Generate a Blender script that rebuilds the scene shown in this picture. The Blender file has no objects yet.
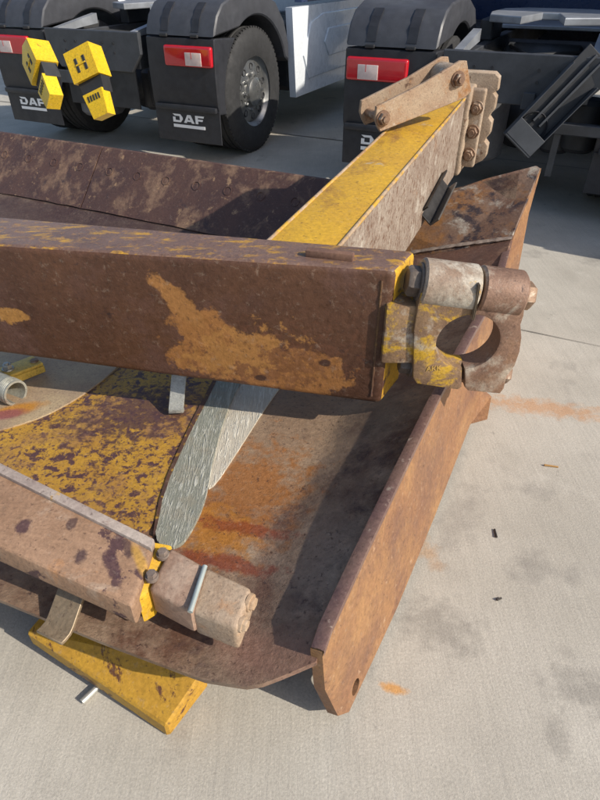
import bpy, bmesh, math, random
from mathutils import Vector, Matrix
R = math.radians
random.seed(7)
S = bpy.context.scene
C = S.collection

# ------------------------------------------------------------------ camera
CAM_H = 1.5; F_PX = 580.0; PITCH = math.atan(440 / F_PX)
cam = bpy.data.cameras.new('camera'); camo = bpy.data.objects.new('camera', cam); C.objects.link(camo)
camo.location = (0, 0, CAM_H); camo.rotation_euler = (R(90) - PITCH, 0, 0)
cam.sensor_fit = 'VERTICAL'; cam.sensor_height = 24; cam.lens = 24 * F_PX / 800
cam.clip_start = 0.05; cam.clip_end = 1000
S.camera = camo
# ------------------------------------------------------------------ light
SUN_AZ = Vector((.88, -.475)).normalized(); SUN_EL = R(35)
w = bpy.data.worlds.new('World'); S.world = w; w.use_nodes = True
nt = w.node_tree; bg = nt.nodes['Background']
sky = nt.nodes.new('ShaderNodeTexSky'); sky.sky_type = 'NISHITA'; sky.sun_disc = False
sky.sun_elevation = SUN_EL; sky.sun_rotation = math.atan2(SUN_AZ.x, SUN_AZ.y)
sky.air_density = 1.0; sky.dust_density = 1.5
nt.links.new(sky.outputs[0], bg.inputs[0]); bg.inputs[1].default_value = 0.13
sl = bpy.data.lights.new('sun', 'SUN'); sl.energy = 4.0; sl.angle = R(0.6); sl.color = (1, 0.93, 0.82)
so = bpy.data.objects.new('sun', sl); C.objects.link(so)
sd = Vector((SUN_AZ.x * math.cos(SUN_EL), SUN_AZ.y * math.cos(SUN_EL), math.sin(SUN_EL)))
so.rotation_euler = sd.to_track_quat('Z', 'Y').to_euler(); so.location = (8, 2, 9)
S.view_settings.view_transform = 'Standard'; S.view_settings.look = 'None'
S.view_settings.exposure = 0.28; S.view_settings.gamma = 1

# ------------------------------------------------------------------ survey: image bearing + height -> place
cT, sT = math.cos(PITCH), math.sin(PITCH)
def at(u, v, z):
    a = (u - 300) / F_PX; b = (400 - v) / F_PX
    r = Vector((a, cT + b * sT, -sT + b * cT)); t = (z - CAM_H) / r.z
    return Vector((r.x * t, r.y * t, z))
def atY(u, v, Y):
    a = (u - 300) / F_PX; bb = (400 - v) / F_PX; r = Vector((a, cT + bb * sT, -sT + bb * cT)); t = Y / r.y
    return Vector((r.x * t, Y, CAM_H + r.z * t))
# blade axes: BU runs along the blade (to its middle), BV from its top edge to its cutting edge
BO = Vector((.095, .64, 0)); BV = Vector((.44, .898, 0)).normalized(); BU = Vector((-BV.y, BV.x, 0))
def bw(u, v, z): return BO + BU * u + BV * v + Vector((0, 0, z))
def buv(p): d = p - BO; return d.dot(BU), d.dot(BV)

# ------------------------------------------------------------------ materials
def new_mat(name):
    m = bpy.data.materials.new(name); m.use_nodes = True
    return m, m.node_tree, m.node_tree.nodes['Principled BSDF']
class NB:
    """small node builder"""
    def __init__(s, name):
        s.m, s.t, s.p = new_mat(name); s.n = s.t.nodes
        s.tc = s.n.new('ShaderNodeTexCoord')
    def link(s, a, b): s.t.links.new(a, b)
    def coord(s, off=(0, 0, 0), scale=(1, 1, 1), rot=(0, 0, 0)):
        mp = s.n.new('ShaderNodeMapping'); s.link(s.tc.outputs['Object'], mp.inputs[0])
        mp.inputs['Location'].default_value = off; mp.inputs['Scale'].default_value = scale; mp.inputs['Rotation'].default_value = rot
        return mp.outputs[0]
    def noise(s, scale, detail=6, rough=.6, vec=None, dist=0):
        n = s.n.new('ShaderNodeTexNoise'); n.inputs['Scale'].default_value = scale
        n.inputs['Detail'].default_value = detail; n.inputs['Roughness'].default_value = rough; n.inputs['Distortion'].default_value = dist
        s.link(vec if vec else s.tc.outputs['Object'], n.inputs['Vector']); return n.outputs['Fac']
    def ramp(s, fac, a, b, va=0., vb=1.):
        r = s.n.new('ShaderNodeMapRange'); r.clamp = True
        s.link(fac, r.inputs[0]); r.inputs[1].default_value = a; r.inputs[2].default_value = b
        r.inputs[3].default_value = va; r.inputs[4].default_value = vb; return r.outputs[0]
    def math(s, op, a, b):
        m = s.n.new('ShaderNodeMath'); m.operation = op
        for i, x in enumerate((a, b)):
            if isinstance(x, (int, float)): m.inputs[i].default_value = x
            else: s.link(x, m.inputs[i])
        return m.outputs[0]
    def mix(s, fac, a, b):
        m = s.n.new('ShaderNodeMix'); m.data_type = 'RGBA'
        if isinstance(fac, (int, float)): m.inputs[0].default_value = fac
        else: s.link(fac, m.inputs[0])
        for i, x in ((6, a), (7, b)):
            if isinstance(x, tuple): m.inputs[i].default_value = (*x, 1)
            else: s.link(x, m.inputs[i])
        return m.outputs[2]
    def spot(s, center, size, rot=(0, 0, 0), wob=.35, wscale=9):
        """soft ellipsoid mask round a place on the thing, its outline broken by noise"""
        v = s.n.new('ShaderNodeVectorMath'); v.operation = 'SUBTRACT'; s.link(s.tc.outputs['Object'], v.inputs[0]); v.inputs[1].default_value = center
        rt = s.n.new('ShaderNodeVectorRotate'); rt.rotation_type = 'EULER_XYZ'; rt.inputs['Rotation'].default_value = rot
        s.link(v.outputs[0], rt.inputs['Vector'])
        d = s.n.new('ShaderNodeVectorMath'); d.operation = 'DIVIDE'; s.link(rt.outputs[0], d.inputs[0]); d.inputs[1].default_value = size
        l = s.n.new('ShaderNodeVectorMath'); l.operation = 'LENGTH'; s.link(d.outputs[0], l.inputs[0])
        n = s.noise(wscale, 5, .65)
        e = s.math('ADD', l.outputs['Value'], s.math('MULTIPLY', s.math('SUBTRACT', n, .5), wob * 4))
        return e
    def bump(s, h, strength=.3, dist=.01, prev=None):
        b = s.n.new('ShaderNodeBump'); b.inputs['Strength'].default_value = strength; b.inputs['Distance'].default_value = dist
        s.link(h, b.inputs['Height'])
        if prev: s.link(prev, b.inputs['Normal'])
        s.link(b.outputs[0], s.p.inputs['Normal']); return b.outputs[0]

def hash_(t): return sum((i + 3) * ord(c) for i, c in enumerate(t))
def worn(name, a, b, patches=(), spots=(), rough=.75, rough2=.5, metal=0, scale=5, bump=.25, bumpscale=60, spec=.35, pits=.6, dust=.3):
    """weathered metal: two mixed tones, then patches (colour, scale, from, to, seed[, stretch]) and placed spots (stains, painted shade)"""
    B = NB(name)
    col = B.mix(B.ramp(B.noise(scale, 8, .65), .35, .65), a, b)
    fine = B.noise(scale * 18, 4, .7)
    rgh = B.ramp(fine, .3, .7, rough2, rough)
    for p in patches:
        c, sc, lo, hi, seed = p[:5]; st = p[5] if len(p) > 5 else (1, 1, 1)
        n = B.noise(sc, 9, .68, B.coord((seed, seed * .7, -seed), st), .3)
        f = B.ramp(n, lo, hi)
        if len(p) > 6: f = B.math('MULTIPLY', f, p[6])
        col = B.mix(f, col, c)
    for sp in spots:
        c, ce, sz, ro = sp[:4]; op = sp[4] if len(sp) > 4 else 1.; soft = sp[5] if len(sp) > 5 else .25
        e = B.spot(ce, sz, ro, *(sp[6:8] if len(sp) > 7 else ()))
        col = B.mix(B.math('MULTIPLY', B.ramp(e, 1 + soft, 1 - soft), op), col, c)
    sd = (hash_(name) % 97) * .37
    pit = B.noise(scale * 11 + 30, 6, .72, B.coord((sd, -sd, sd * .5)), .4)
    col = B.mix(B.ramp(pit, .58, .66, 0, pits), col, (.06, .032, .026))
    dst = B.noise(scale * 6 + 22, 7, .75, B.coord((-sd, sd * 1.3, 2)), .2)
    col = B.mix(B.ramp(dst, .57, .70, 0, dust), col, (.42, .33, .25))
    # fine grain: value variation
    g = B.ramp(fine, .25, .75, .72, 1.22)
    mul = B.n.new('ShaderNodeMix'); mul.data_type = 'RGBA'; mul.blend_type = 'MULTIPLY'; mul.inputs[0].default_value = 1
    B.link(col, mul.inputs[6]); B.link(g, mul.inputs[7]); col = mul.outputs[2]
    B.link(col, B.p.inputs['Base Color']); B.link(rgh, B.p.inputs['Roughness'])
    B.p.inputs['Metallic'].default_value = metal; B.p.inputs['Specular IOR Level'].default_value = spec
    b1 = B.bump(B.noise(bumpscale, 6, .7), bump, .006)
    B.bump(B.noise(7, 5, .6), .35, .012, b1)
    return B.m
def plain(name, col, rough=.5, metal=0, spec=.5, var=.12, vs=30, coat=0):
    B = NB(name)
    n = B.ramp(B.noise(vs, 6, .65), .3, .7)
    B.link(B.mix(n, tuple(c * (1 - var) for c in col), tuple(min(1, c * (1 + var)) for c in col)), B.p.inputs['Base Color'])
    B.link(B.ramp(B.noise(vs * .4, 5, .6), .3, .7, max(.05, rough - .12), min(1, rough + .12)), B.p.inputs['Roughness'])
    B.p.inputs['Metallic'].default_value = metal; B.p.inputs['Specular IOR Level'].default_value = spec
    B.p.inputs['Coat Weight'].default_value = coat; return B.m

YEL = (.62, .36, .03); OR = (.33, .13, .035); BRN = (.085, .038, .022); DRK = (.045, .024, .022); PUR = (.11, .06, .06)
GRY = (.40, .36, .31); TAN = (.42, .30, .19); PNK = (.36, .22, .16)

# ------------------------------------------------------------------ mesh helpers
def mesh_obj(name, bm, m, parent=None, smooth=None, world=True):
    bmesh.ops.recalc_face_normals(bm, faces=bm.faces[:])
    me = bpy.data.meshes.new(name)
    if parent is not None and world:
        bmesh.ops.transform(bm, matrix=Matrix.Translation(-root_of(parent)), verts=bm.verts[:])
    bm.to_mesh(me); bm.free()
    me.materials.append(m)
    o = bpy.data.objects.new(name, me); C.objects.link(o)
    if parent is not None: o.parent = parent
    if smooth is not None:
        for p in me.polygons: p.use_smooth = True
        try: me.set_sharp_from_angle(angle=R(smooth))
        except Exception: pass
    return o
def root_of(o):
    while o.parent: o = o.parent
    return o.location.copy()
def thing(name, label, cat, loc=(0, 0, 0), group=None, rot=0):
    o = bpy.data.objects.new(name, None); C.objects.link(o); o.location = loc; o.rotation_euler = (0, 0, rot)
    o.empty_display_size = .1; tag(o, label, cat, group); return o
def tag(o, label, cat, group=None):
    o['label'] = label; o['category'] = cat
    if group: o['group'] = group
    return o
def hexa(pts, bev=0, seg=2, bm=None):
    """8 points: bottom ring 4, top ring 4"""
    bm2 = bmesh.new(); v = [bm2.verts.new(p) for p in pts]
    for f in ((3, 2, 1, 0), (4, 5, 6, 7), (0, 1, 5, 4), (1, 2, 6, 5), (2, 3, 7, 6), (3, 0, 4, 7)): bm2.faces.new([v[i] for i in f])
    bmesh.ops.recalc_face_normals(bm2, faces=bm2.faces[:])
    if bev: bmesh.ops.bevel(bm2, geom=bm2.edges[:], offset=bev, segments=seg, profile=.6, affect='EDGES', clamp_overlap=True)
    if bm is None: return bm2
    return join(bm, bm2)
def join(bm, b2):
    me = bpy.data.meshes.new('t'); b2.to_mesh(me); b2.free(); bm.from_mesh(me); bpy.data.meshes.remove(me); return bm
def box(x0, x1, y0, y1, z0, z1, bev=0, seg=2, bm=None, M=None):
    pts = [Vector(p) for p in ((x0, y0, z0), (x1, y0, z0), (x1, y1, z0), (x0, y1, z0), (x0, y0, z1), (x1, y0, z1), (x1, y1, z1), (x0, y1, z1))]
    if M: pts = [M @ p for p in pts]
    return hexa(pts, bev, seg, bm)
def prism(poly, axis, d0, d1, bev=0, seg=2, bm=None, M=None):
    """polygon (2D) extruded along an axis between d0 and d1"""
    b = bmesh.new()
    def P(a, c, d): return {'x': Vector((d, a, c)), 'y': Vector((a, d, c)), 'z': Vector((a, c, d))}[axis]
    A = [b.verts.new(P(*p, d0)) for p in poly]; D = [b.verts.new(P(*p, d1)) for p in poly]
    b.faces.new(A); b.faces.new(D[::-1]); n = len(poly)
    for i in range(n): b.faces.new((A[i], D[i], D[(i + 1) % n], A[(i + 1) % n]))
    bmesh.ops.recalc_face_normals(b, faces=b.faces[:])
    if bev:
        es = [e for e in b.edges if len(e.link_faces) == 2 and any(len(f.verts) > 4 or f in () for f in e.link_faces)]
        bmesh.ops.bevel(b, geom=es, offset=bev, segments=seg, profile=.6, affect='EDGES', clamp_overlap=True)
    if M: bmesh.ops.transform(b, matrix=M, verts=b.verts[:])
    return b if bm is None else join(bm, b)
def frame_of(d, up=Vector((0, 0, 1))):
    d = Vector(d).normalized(); x = up.cross(d)
    if x.length < 1e-4: x = Vector((1, 0, 0))
    x.normalize(); y = d.cross(x); M = Matrix((x, y, d)).transposed().to_4x4(); return M
def tube(p, q, r0, r1=None, seg=20, inner=0, bev=0, bm=None):
    """cylinder (or pipe when inner>0) from p to q"""
    r1 = r0 if r1 is None else r1; p = Vector(p); q = Vector(q); M = Matrix.Translation(p) @ frame_of(q - p); L = (q - p).length
    prof = [(r0, 0), (r1, L)]
    if bev: prof = [(r0 - bev, 0), (r0, bev), (r1, L - bev), (r1 - bev, L)]
    if inner: prof = prof + [(inner, L), (inner, 0)]
    return lathe(prof, M, seg, closed=bool(inner), bm=bm)
def lathe(prof, M, seg=32, closed=False, bm=None, cap0=True):
    b = bmesh.new(); rings = []
    for r, z in prof:
        rings.append([b.verts.new(M @ Vector((r * math.cos(2 * math.pi * k / seg), r * math.sin(2 * math.pi * k / seg), z))) for k in range(seg)])
    n = len(rings)
    for i in range(n if closed else n - 1):
        A, D = rings[i], rings[(i + 1) % n]
        for k in range(seg): b.faces.new((A[k], A[(k + 1) % seg], D[(k + 1) % seg], D[k]))
    if not closed:
        if cap0: b.faces.new(rings[0][::-1])
        b.faces.new(rings[-1])
    bmesh.ops.recalc_face_normals(b, faces=b.faces[:])
    return b if bm is None else join(bm, b)
def hexbolt(p, d, r, h, shank=0, bm=None):
    p = Vector(p); d = Vector(d).normalized(); M = Matrix.Translation(p) @ frame_of(d)
    b = lathe([(r * .97, 0), (r, h * .1), (r, h * .8), (r * .86, h)], M, 6)
    lathe([(r * 1.25, -.003), (r * 1.25, .004), (r * 1.2, .006)], M, 20, bm=b)
    if shank: lathe([(r * .5, h * .9), (r * .5, h + shank)], M, 10, bm=b)
    return b if bm is None else join(bm, b)
def jitter(bm, amt, cuts=0, sc=1):
    """slightly dented surface"""
    from mathutils import noise
    if cuts: bmesh.ops.subdivide_edges(bm, edges=[e for e in bm.edges if e.calc_length() > .05], cuts=cuts, use_grid_fill=True)
    for v in bm.verts:
        v.co += noise.noise_vector(v.co * sc) * amt
    return bm

# ================================================================== GROUND
def concrete():
    B = NB('concrete')
    base = B.mix(B.ramp(B.noise(1.3, 8, .65), .35, .66), (.40, .365, .305), (.52, .48, .41))
    base = B.mix(B.ramp(B.noise(6, 8, .7, B.coord((3, 1, 0))), .5, .72, 0, .5), base, (.36, .33, .28))
    base = B.mix(B.ramp(B.noise(2.6, 6, .6, B.coord((9, 4, 0))), .6, .72, 0, .7), base, (.22, .20, .175))
    base = B.mix(B.ramp(B.noise(14, 6, .6, B.coord((1, 8, 0))), .66, .74, 0, .55), base, (.17, .155, .135))
    base = B.mix(B.ramp(B.noise(3.2, 7, .7, B.coord((2, 5, 0))), .61, .74, 0, .45), base, (.66, .62, .54))
    for k in range(3):
        sc = B.noise(26, 4, .7, B.coord((k * 5.3, k * 2.1, 0), (1, .05, 1), (0, 0, R(-50 + 47 * k))), .6)
        base = B.mix(B.math('MULTIPLY', B.ramp(sc, .66, .74), B.ramp(B.noise(1.7, 3, .5, B.coord((k * 7., 3, 0))), .45, .6, 0, .35)), base, (.74, .70, .62))
    base = B.mix(B.ramp(B.noise(75, 5, .7, B.coord((5, 5, 0))), .62, .72, 0, .45), base, (.24, .22, .19))
    br = B.noise(60, 3, .6, B.coord((0, 0, 0), (1, .06, 1), (0, 0, R(24))))
    base = B.mix(B.ramp(br, .4, .75, 0, .22), base, (.3, .275, .235))
    for c, ce, sz, ro, op in (((.50, .22, .06), at(545, 408, 0), (.30, .05, .1), (0, 0, R(12)), .55),
                              ((.58, .27, .05), at(393, 688, 0), (.03, .012, .1), (0, 0, R(20)), .8),
                              ((.50, .25, .08), at(425, 548, 0), (.03, .07, .1), (0, 0, R(-20)), .45),
                              ((.15, .135, .12), at(585, 690, 0), (.10, .05, .1), (0, 0, R(10)), .4),
                              ((.14, .125, .11), at(560, 740, 0), (.03, .05, .1), (0, 0, 0), .3),
                              ((.2, .18, .155), at(440, 625, 0), (.11, .07, .1), (0, 0, R(25)), .5),
                              ((.2, .18, .16), at(460, 520, 0), (.05, .16, .1), (0, 0, R(30)), .35)):
        e = B.spot(tuple(ce), sz, ro, .9, 22)
        base = B.mix(B.math('MULTIPLY', B.ramp(e, 1.45, .35), op), base, c)
    g = B.ramp(B.noise(160, 4, .7), .3, .7, .8, 1.16)
    mul = B.n.new('ShaderNodeMix'); mul.data_type = 'RGBA'; mul.blend_type = 'MULTIPLY'; mul.inputs[0].default_value = 1
    B.link(base, mul.inputs[6]); B.link(g, mul.inputs[7])
    B.link(mul.outputs[2], B.p.inputs['Base Color']); B.p.inputs['Roughness'].default_value = .88
    b1 = B.bump(B.noise(190, 5, .7), .35, .004); B.bump(br, .25, .004, b1)
    return B.m
TA = R(-25.5)                       # heading of the parked trucks and of the yard's slab joints
bm = bmesh.new()
bmesh.ops.create_grid(bm, x_segments=4, y_segments=4, size=300)
g = mesh_obj('ground', bm, concrete()); g['kind'] = 'structure'
MJ = plain('joint_dirt', (.09, .08, .065), .95, var=.4)
def joint(p, q, wd=.004):
    p = Vector(p); q = Vector(q); d = (q - p).normalized(); n = Vector((-d.y, d.x, 0)); b = bmesh.new(); N = 40; L = []
    for i in range(N + 1):
        t = i / N; c = p.lerp(q, t) + n * random.uniform(-.002, .002); ww = wd * random.uniform(.5, 1.2)
        L.append((b.verts.new(c + n * ww + Vector((0, 0, .004))), b.verts.new(c - n * ww + Vector((0, 0, .004)))))
    for i in range(N): b.faces.new((L[i][0], L[i][1], L[i + 1][1], L[i + 1][0]))
    o = mesh_obj('slab_joint', b, MJ, g, world=False); return o
F2 = Vector((math.sin(-TA), math.cos(-TA), 0)); R2 = Vector((F2.y, -F2.x, 0))
pj = at(525, 331, 0)
joint(pj - R2 * 1.2, pj + R2 * 5, .0022)
joint(pj + F2 * 3.2 - R2 * 9, pj + F2 * 3.2 + R2 * 6, .008)
joint(pj + F2 * 8 - R2 * 9, pj + F2 * 8 + R2 * 9, .01)

# ================================================================== DOZER BLADE
GP = [(-.205, .30), (-.06, .272), (.25, .255), (.7, .255), (1.2, .24), (1.7, .20), (2.05, .20), (2.25, .30), (2.40, .47)]
def gz(v):
    P = GP
    if v <= P[0][0]: i = 0; t = (v - P[0][0]) / (P[1][0] - P[0][0]); return P[0][1] + t * (P[1][1] - P[0][1])
    for i in range(len(P) - 1):
        if v <= P[i + 1][0]: break
    def m(j):
        a = P[max(0, j - 1)]; b = P[min(len(P) - 1, j + 1)]; return (b[1] - a[1]) / (b[0] - a[0])
    h = P[i + 1][0] - P[i][0]; t = min(1.2, (v - P[i][0]) / h); t2, t3 = t * t, t ** 3
    return (2 * t3 - 3 * t2 + 1) * P[i][1] + (t3 - 2 * t2 + t) * h * m(i) + (-2 * t3 + 3 * t2) * P[i + 1][1] + (t3 - t2) * h * m(i + 1)
topE = [at(322, 652, .345), at(330, 628, .362), at(360, 562, .385), at(400, 477, .41), at(437, 400, .43), at(472, 335, .445), at(497, 292, .46), at(510, 246, .47)]
botE = [at(325, 690, .19), at(338, 716, .055), at(349, 712, .03), at(398, 606, .03), at(434, 518, .03), at(470, 425, .03), at(492, 396, .03), at(500, 350, .03)]
def table(L, x):
    if x <= L[0][0]: return L[0][1]
    for (a, ya), (c, yc) in zip(L, L[1:]):
        if x <= c: return ya + (yc - ya) * (x - a) / (c - a)
    return L[-1][1]
FOLD = sorted(buv(at(*p))[::-1] for p in ((250, 680, .31), (266, 575, .24), (297, 515, .225), (352, 400, .21), (372, 262, .26)))
CU = sorted(buv(p)[::-1] for p in topE); CZ = sorted((buv(p)[1], p.z) for p in topE)
def fold(v): return table(FOLD, v)            # where the centre of the board turns up into the corner wing
def slope(v): return (table(CZ, v) - .03 - gz(v)) / max(.12, fold(v) - table(CU, v)) if v < 1.7 else slope(1.69) * max(0, (2.1 - v) / .4) + .38 * min(1, (v - 1.7) / .4)
def bz(u, v):
    d = fold(v) - u; r = .035
    return gz(v) + slope(v) * (d if d > r else (r * ((d + r) / (2 * r)) ** 2 if d > -r else 0))
def on_board(px, py):
    z = .15
    for _ in range(40):
        p = at(px, py, z); u, v = buv(p); z = .6 * z + .4 * bz(u, v)
    return p
def plate_u(v, z):
    L = []
    for tp, bt in zip(topE, botE):
        t = (z - tp.z) / (bt.z - tp.z); q = tp.lerp(bt, t); L.append(buv(q)[::-1])
    L = L[1:]
    if v <= L[0][0]: i = 0
    else:
        i = len(L) - 2
        for k in range(len(L) - 1):
            if L[k][0] <= v <= L[k + 1][0]: i = k; break
    (v0, u0), (v1, u1) = L[i], L[i + 1]
    return u0 + (u1 - u0) * (v - v0) / (v1 - v0)
def board_start(v):
    u = .1
    for _ in range(25): u = .5 * u + .5 * (plate_u(v, bz(u, v)) + .012)
    return u
RIM = sorted([buv(at(px, py, z)) for px, py, z in ((-200, 530, .30), (0, 600, .30), (100, 640, .30), (200, 676, .30), (250, 680, .31), (290, 662, .335), (326, 645, .355))])
def rim_v(u):
    if u <= RIM[0][0]: return RIM[0][1]
    for (a, va), (c, vc) in zip(RIM, RIM[1:]):
        if u <= c: return va + (vc - va) * (u - a) / (c - a)
    return RIM[-1][1]
BL = bw(0, 1.0, 0)
blade = thing('dozer_blade', 'huge rusty bulldozer blade lying on its back on the concrete', 'dozer blade', BL)
def loc(px, py): return tuple(on_board(px, py) - BL)

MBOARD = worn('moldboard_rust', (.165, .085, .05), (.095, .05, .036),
    patches=[((.30, .21, .14), 4, .42, .60, 3.), ((.34, .25, .18), 2.2, .50, .66, 11.), ((.055, .034, .034), 3.1, .58, .68, 6.), ((.05, .03, .03), 40, .60, .70, 2.)],
    spots=[((.30, .205, .13), loc(285, 420), (.30, .33, .3), (0, 0, R(26)), .75, .35, .8, 14),
           ((.29, .11, .025), loc(245, 495), (.14, .20, .2), (0, 0, R(26)), .8, .4, 1.0, 22),
           ((.36, .15, .025), loc(215, 530), (.10, .08, .2), (0, 0, R(26)), .85, .35, .9, 26),
           ((.20, .04, .015), loc(235, 527), (.135, .022, .2), (0, 0, R(14)), .75, .3, .7, 30),
           ((.19, .035, .013), loc(225, 563), (.14, .022, .2), (0, 0, R(14)), .75, .3, .7, 30),
           ((.06, .032, .03), loc(245, 425), (.02, .05, .2), (0, 0, R(-8)), .8, .5),
           ((.055, .045, .05), loc(318, 520), (.10, .8, .5), (0, 0, R(26)), .28, .15, .6, 16),  # shade on the upturned wing, painted into the rust colour
           ((.05, .03, .03), tuple(bw(1.9, 1.95, .14) - BL), (2.6, .30, .5), (0, 0, R(26)), .85, .4, .2, 5),  # board made darker in a long band below the cutting edge
           ((.24, .13, .095), loc(290, 660), (.16, .06, .2), (0, 0, R(25)), .7, .5)],
    rough=.62, rough2=.34, scale=3.5, bump=.5, bumpscale=150, pits=.85)
NU, NV = 70, 90
b = bmesh.new(); T = .022; UMAX = 4.1
def rowU(k, v):
    t = k / NU; return (1.1 * t / .55 if t < .55 else 1.1 + (UMAX - 1.1) * (t - .55) / .45)
top = []; bot = []
for j in range(NV + 1):
    v = -.205 + (2.40 + .205) * j / NV; rt = []; rb = []
    for k in range(NU + 1):
        us = board_start(v); u = us + rowU(k, v) * (UMAX - us) / UMAX
        fo = max(0, 1 - (v + .205) / .5) ** 2; vv = v + (rim_v(u) + .205) * fo
        us = board_start(vv); u = us + rowU(k, v) * (UMAX - us) / UMAX; z = bz(u, vv)
        rt.append(b.verts.new(bw(u, vv, z))); rb.append(b.verts.new(bw(u, vv + .004, z - T)))
    top.append(rt); bot.append(rb)
for j in range(NV):
    for k in range(NU):
        b.faces.new((top[j][k], top[j][k + 1], top[j + 1][k + 1], top[j + 1][k])); b.faces.new((bot[j][k], bot[j + 1][k], bot[j + 1][k + 1], bot[j][k + 1]))
for k in range(NU):
    b.faces.new((top[0][k + 1], top[0][k], bot[0][k], bot[0][k + 1])); b.faces.new((top[-1][k], top[-1][k + 1], bot[-1][k + 1], bot[-1][k]))
for j in range(NV):
    b.faces.new((top[j][0], top[j + 1][0], bot[j + 1][0], bot[j][0])); b.faces.new((top[j + 1][-1], top[j][-1], bot[j][-1], bot[j + 1][-1]))
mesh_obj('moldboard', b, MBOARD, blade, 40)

# plates and bands lying on the board
def inside(poly, x, y):
    c = False; n = len(poly)
    for i in range(n):
        x0, y0 = poly[i]; x1, y1 = poly[i - 1]
        if (y0 > y) != (y1 > y) and x < (x1 - x0) * (y - y0) / (y1 - y0) + x0: c = not c
    return c
def smooth_poly(P, it=2):
    for _ in range(it):
        Q = []
        for i in range(len(P)):
            a, c = P[i], P[(i + 1) % len(P)]
            Q += [(.75 * a[0] + .25 * c[0], .75 * a[1] + .25 * c[1]), (.25 * a[0] + .75 * c[0], .25 * a[1] + .75 * c[1])]
        P = Q
    return P
def overlay(name, pix, t, m, it=2):
    uv = [buv(on_board(*p)) for p in pix]; uv = smooth_poly(uv, it)
    b = bmesh.new(); vs = [b.verts.new((u, v, 0)) for u, v in uv]; b.faces.new(vs)
    # slice the sheet in a lattice so that it follows the curve of the board
    us = [p[0] for p in uv]; vv = [p[1] for p in uv]
    for lo, hi, ax in ((min(us), max(us), 0), (min(vv), max(vv), 1)):
        x = lo + .03
        while x < hi:
            co = Vector((x, 0, 0)) if ax == 0 else Vector((0, x, 0)); no = Vector((1, 0, 0)) if ax == 0 else Vector((0, 1, 0))
            bmesh.ops.bisect_plane(b, geom=b.verts[:] + b.edges[:] + b.faces[:], plane_co=co, plane_no=no); x += .04
    tops = b.faces[:]
    r = bmesh.ops.extrude_face_region(b, geom=tops)
    new = {v for v in r['geom'] if isinstance(v, bmesh.types.BMVert)}
    for v in b.verts:
        u_, v_ = v.co.x, v.co.y; z = bz(u_, v_) + (t if v in new else -.004); v.co = bw(u_, v_, z)
    return mesh_obj(name, b, m, blade)
MYEL = worn('worn_yellow_paint', (.47, .27, .035), (.38, .20, .035),
    patches=[((.085, .042, .045), 26, .52, .58, 4.), ((.09, .045, .045), 70, .54, .60, 9.), ((.26, .14, .07), 4, .50, .70, 2.), ((.075, .035, .04), 9, .60, .66, 19.)],
    spots=[((.07, .035, .04), loc(140, 415), (.20, .12, .2), (0, 0, R(-20)), .85, .35, 1.3, 34)], rough=.6, rough2=.4, scale=6, bump=.3)
MTAN = worn('scoured_tan_steel', (.40, .29, .18), (.33, .235, .16), patches=[((.47, .36, .22), 5, .45, .7, 3.), ((.22, .14, .11), 60, .58, .7, 5.)],
    spots=[((.50, .22, .03), loc(20, 412), (.08, .03, .2), (0, 0, R(-20)), .9, .3), ((.28, .09, .09), loc(5, 418), (.07, .025, .2), (0, 0, R(-20)), .9, .3)], rough=.7, rough2=.42, metal=.15, scale=9, bumpscale=180)
def scratched(name, a, b, h):
    B = NB(name)
    n = None
    for k in range(5):
        v = B.noise(90, 3, .6, B.coord((k * 3.1, k, 0), (1, .09, .09), (0, 0, R(17 + k * 37))), 1.5); v = B.ramp(v, .56, .70)
        n = v if n is None else B.math('MAXIMUM', n, v)
    col = B.mix(B.ramp(n, .1, .8), a, b); col = B.mix(B.ramp(B.noise(9, 7, .7), .5, .7, 0, .7), col, h)
    B.link(col, B.p.inputs['Base Color']); B.p.inputs['Roughness'].default_value = .62; B.p.inputs['Metallic'].default_value = .1
    B.bump(n, .6, .006); return B.m
MGRB = scratched('scratched_grey', (.24, .245, .20), (.46, .46, .40), (.30, .26, .19))
MLTB = scratched('scratched_pale', (.52, .47, .38), (.70, .66, .56), (.50, .42, .31))
MEDGE = worn('seam_brown', (.11, .055, .035), (.06, .035, .03), patches=[((.35, .20, .03), 30, .55, .62, 3.)])
overlay('painted_plate', [(236, 352), (219, 372), (206, 402), (186, 440), (164, 490), (152, 538), (96, 535), (40, 515), (-30, 470), (-30, 440), (10, 428), (60, 405), (110, 380), (140, 352)], .007, MYEL)
overlay('wear_plate', [(150, 340), (128, 360), (104, 383), (72, 405), (34, 424), (-30, 440), (-60, 380), (-40, 330)], .013, MTAN)
overlay('weld_seam', [(222, 366), (224, 368), (207, 404), (187, 442), (165, 492), (156, 538), (153, 537), (162, 490), (184, 440), (204, 400)], .012, MEDGE, 1)
overlay('patch_strip', [(270, 352), (248, 374), (235, 395), (222, 428), (212, 468), (206, 502), (194, 530), (178, 552), (152, 545), (164, 492), (186, 442), (207, 404), (226, 356)], .011, MGRB)
overlay('patch_strip', [(312, 350), (288, 378), (266, 408), (242, 446), (206, 500), (208, 466), (219, 428), (231, 396), (244, 376), (266, 350)], .006, MLTB)

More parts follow.
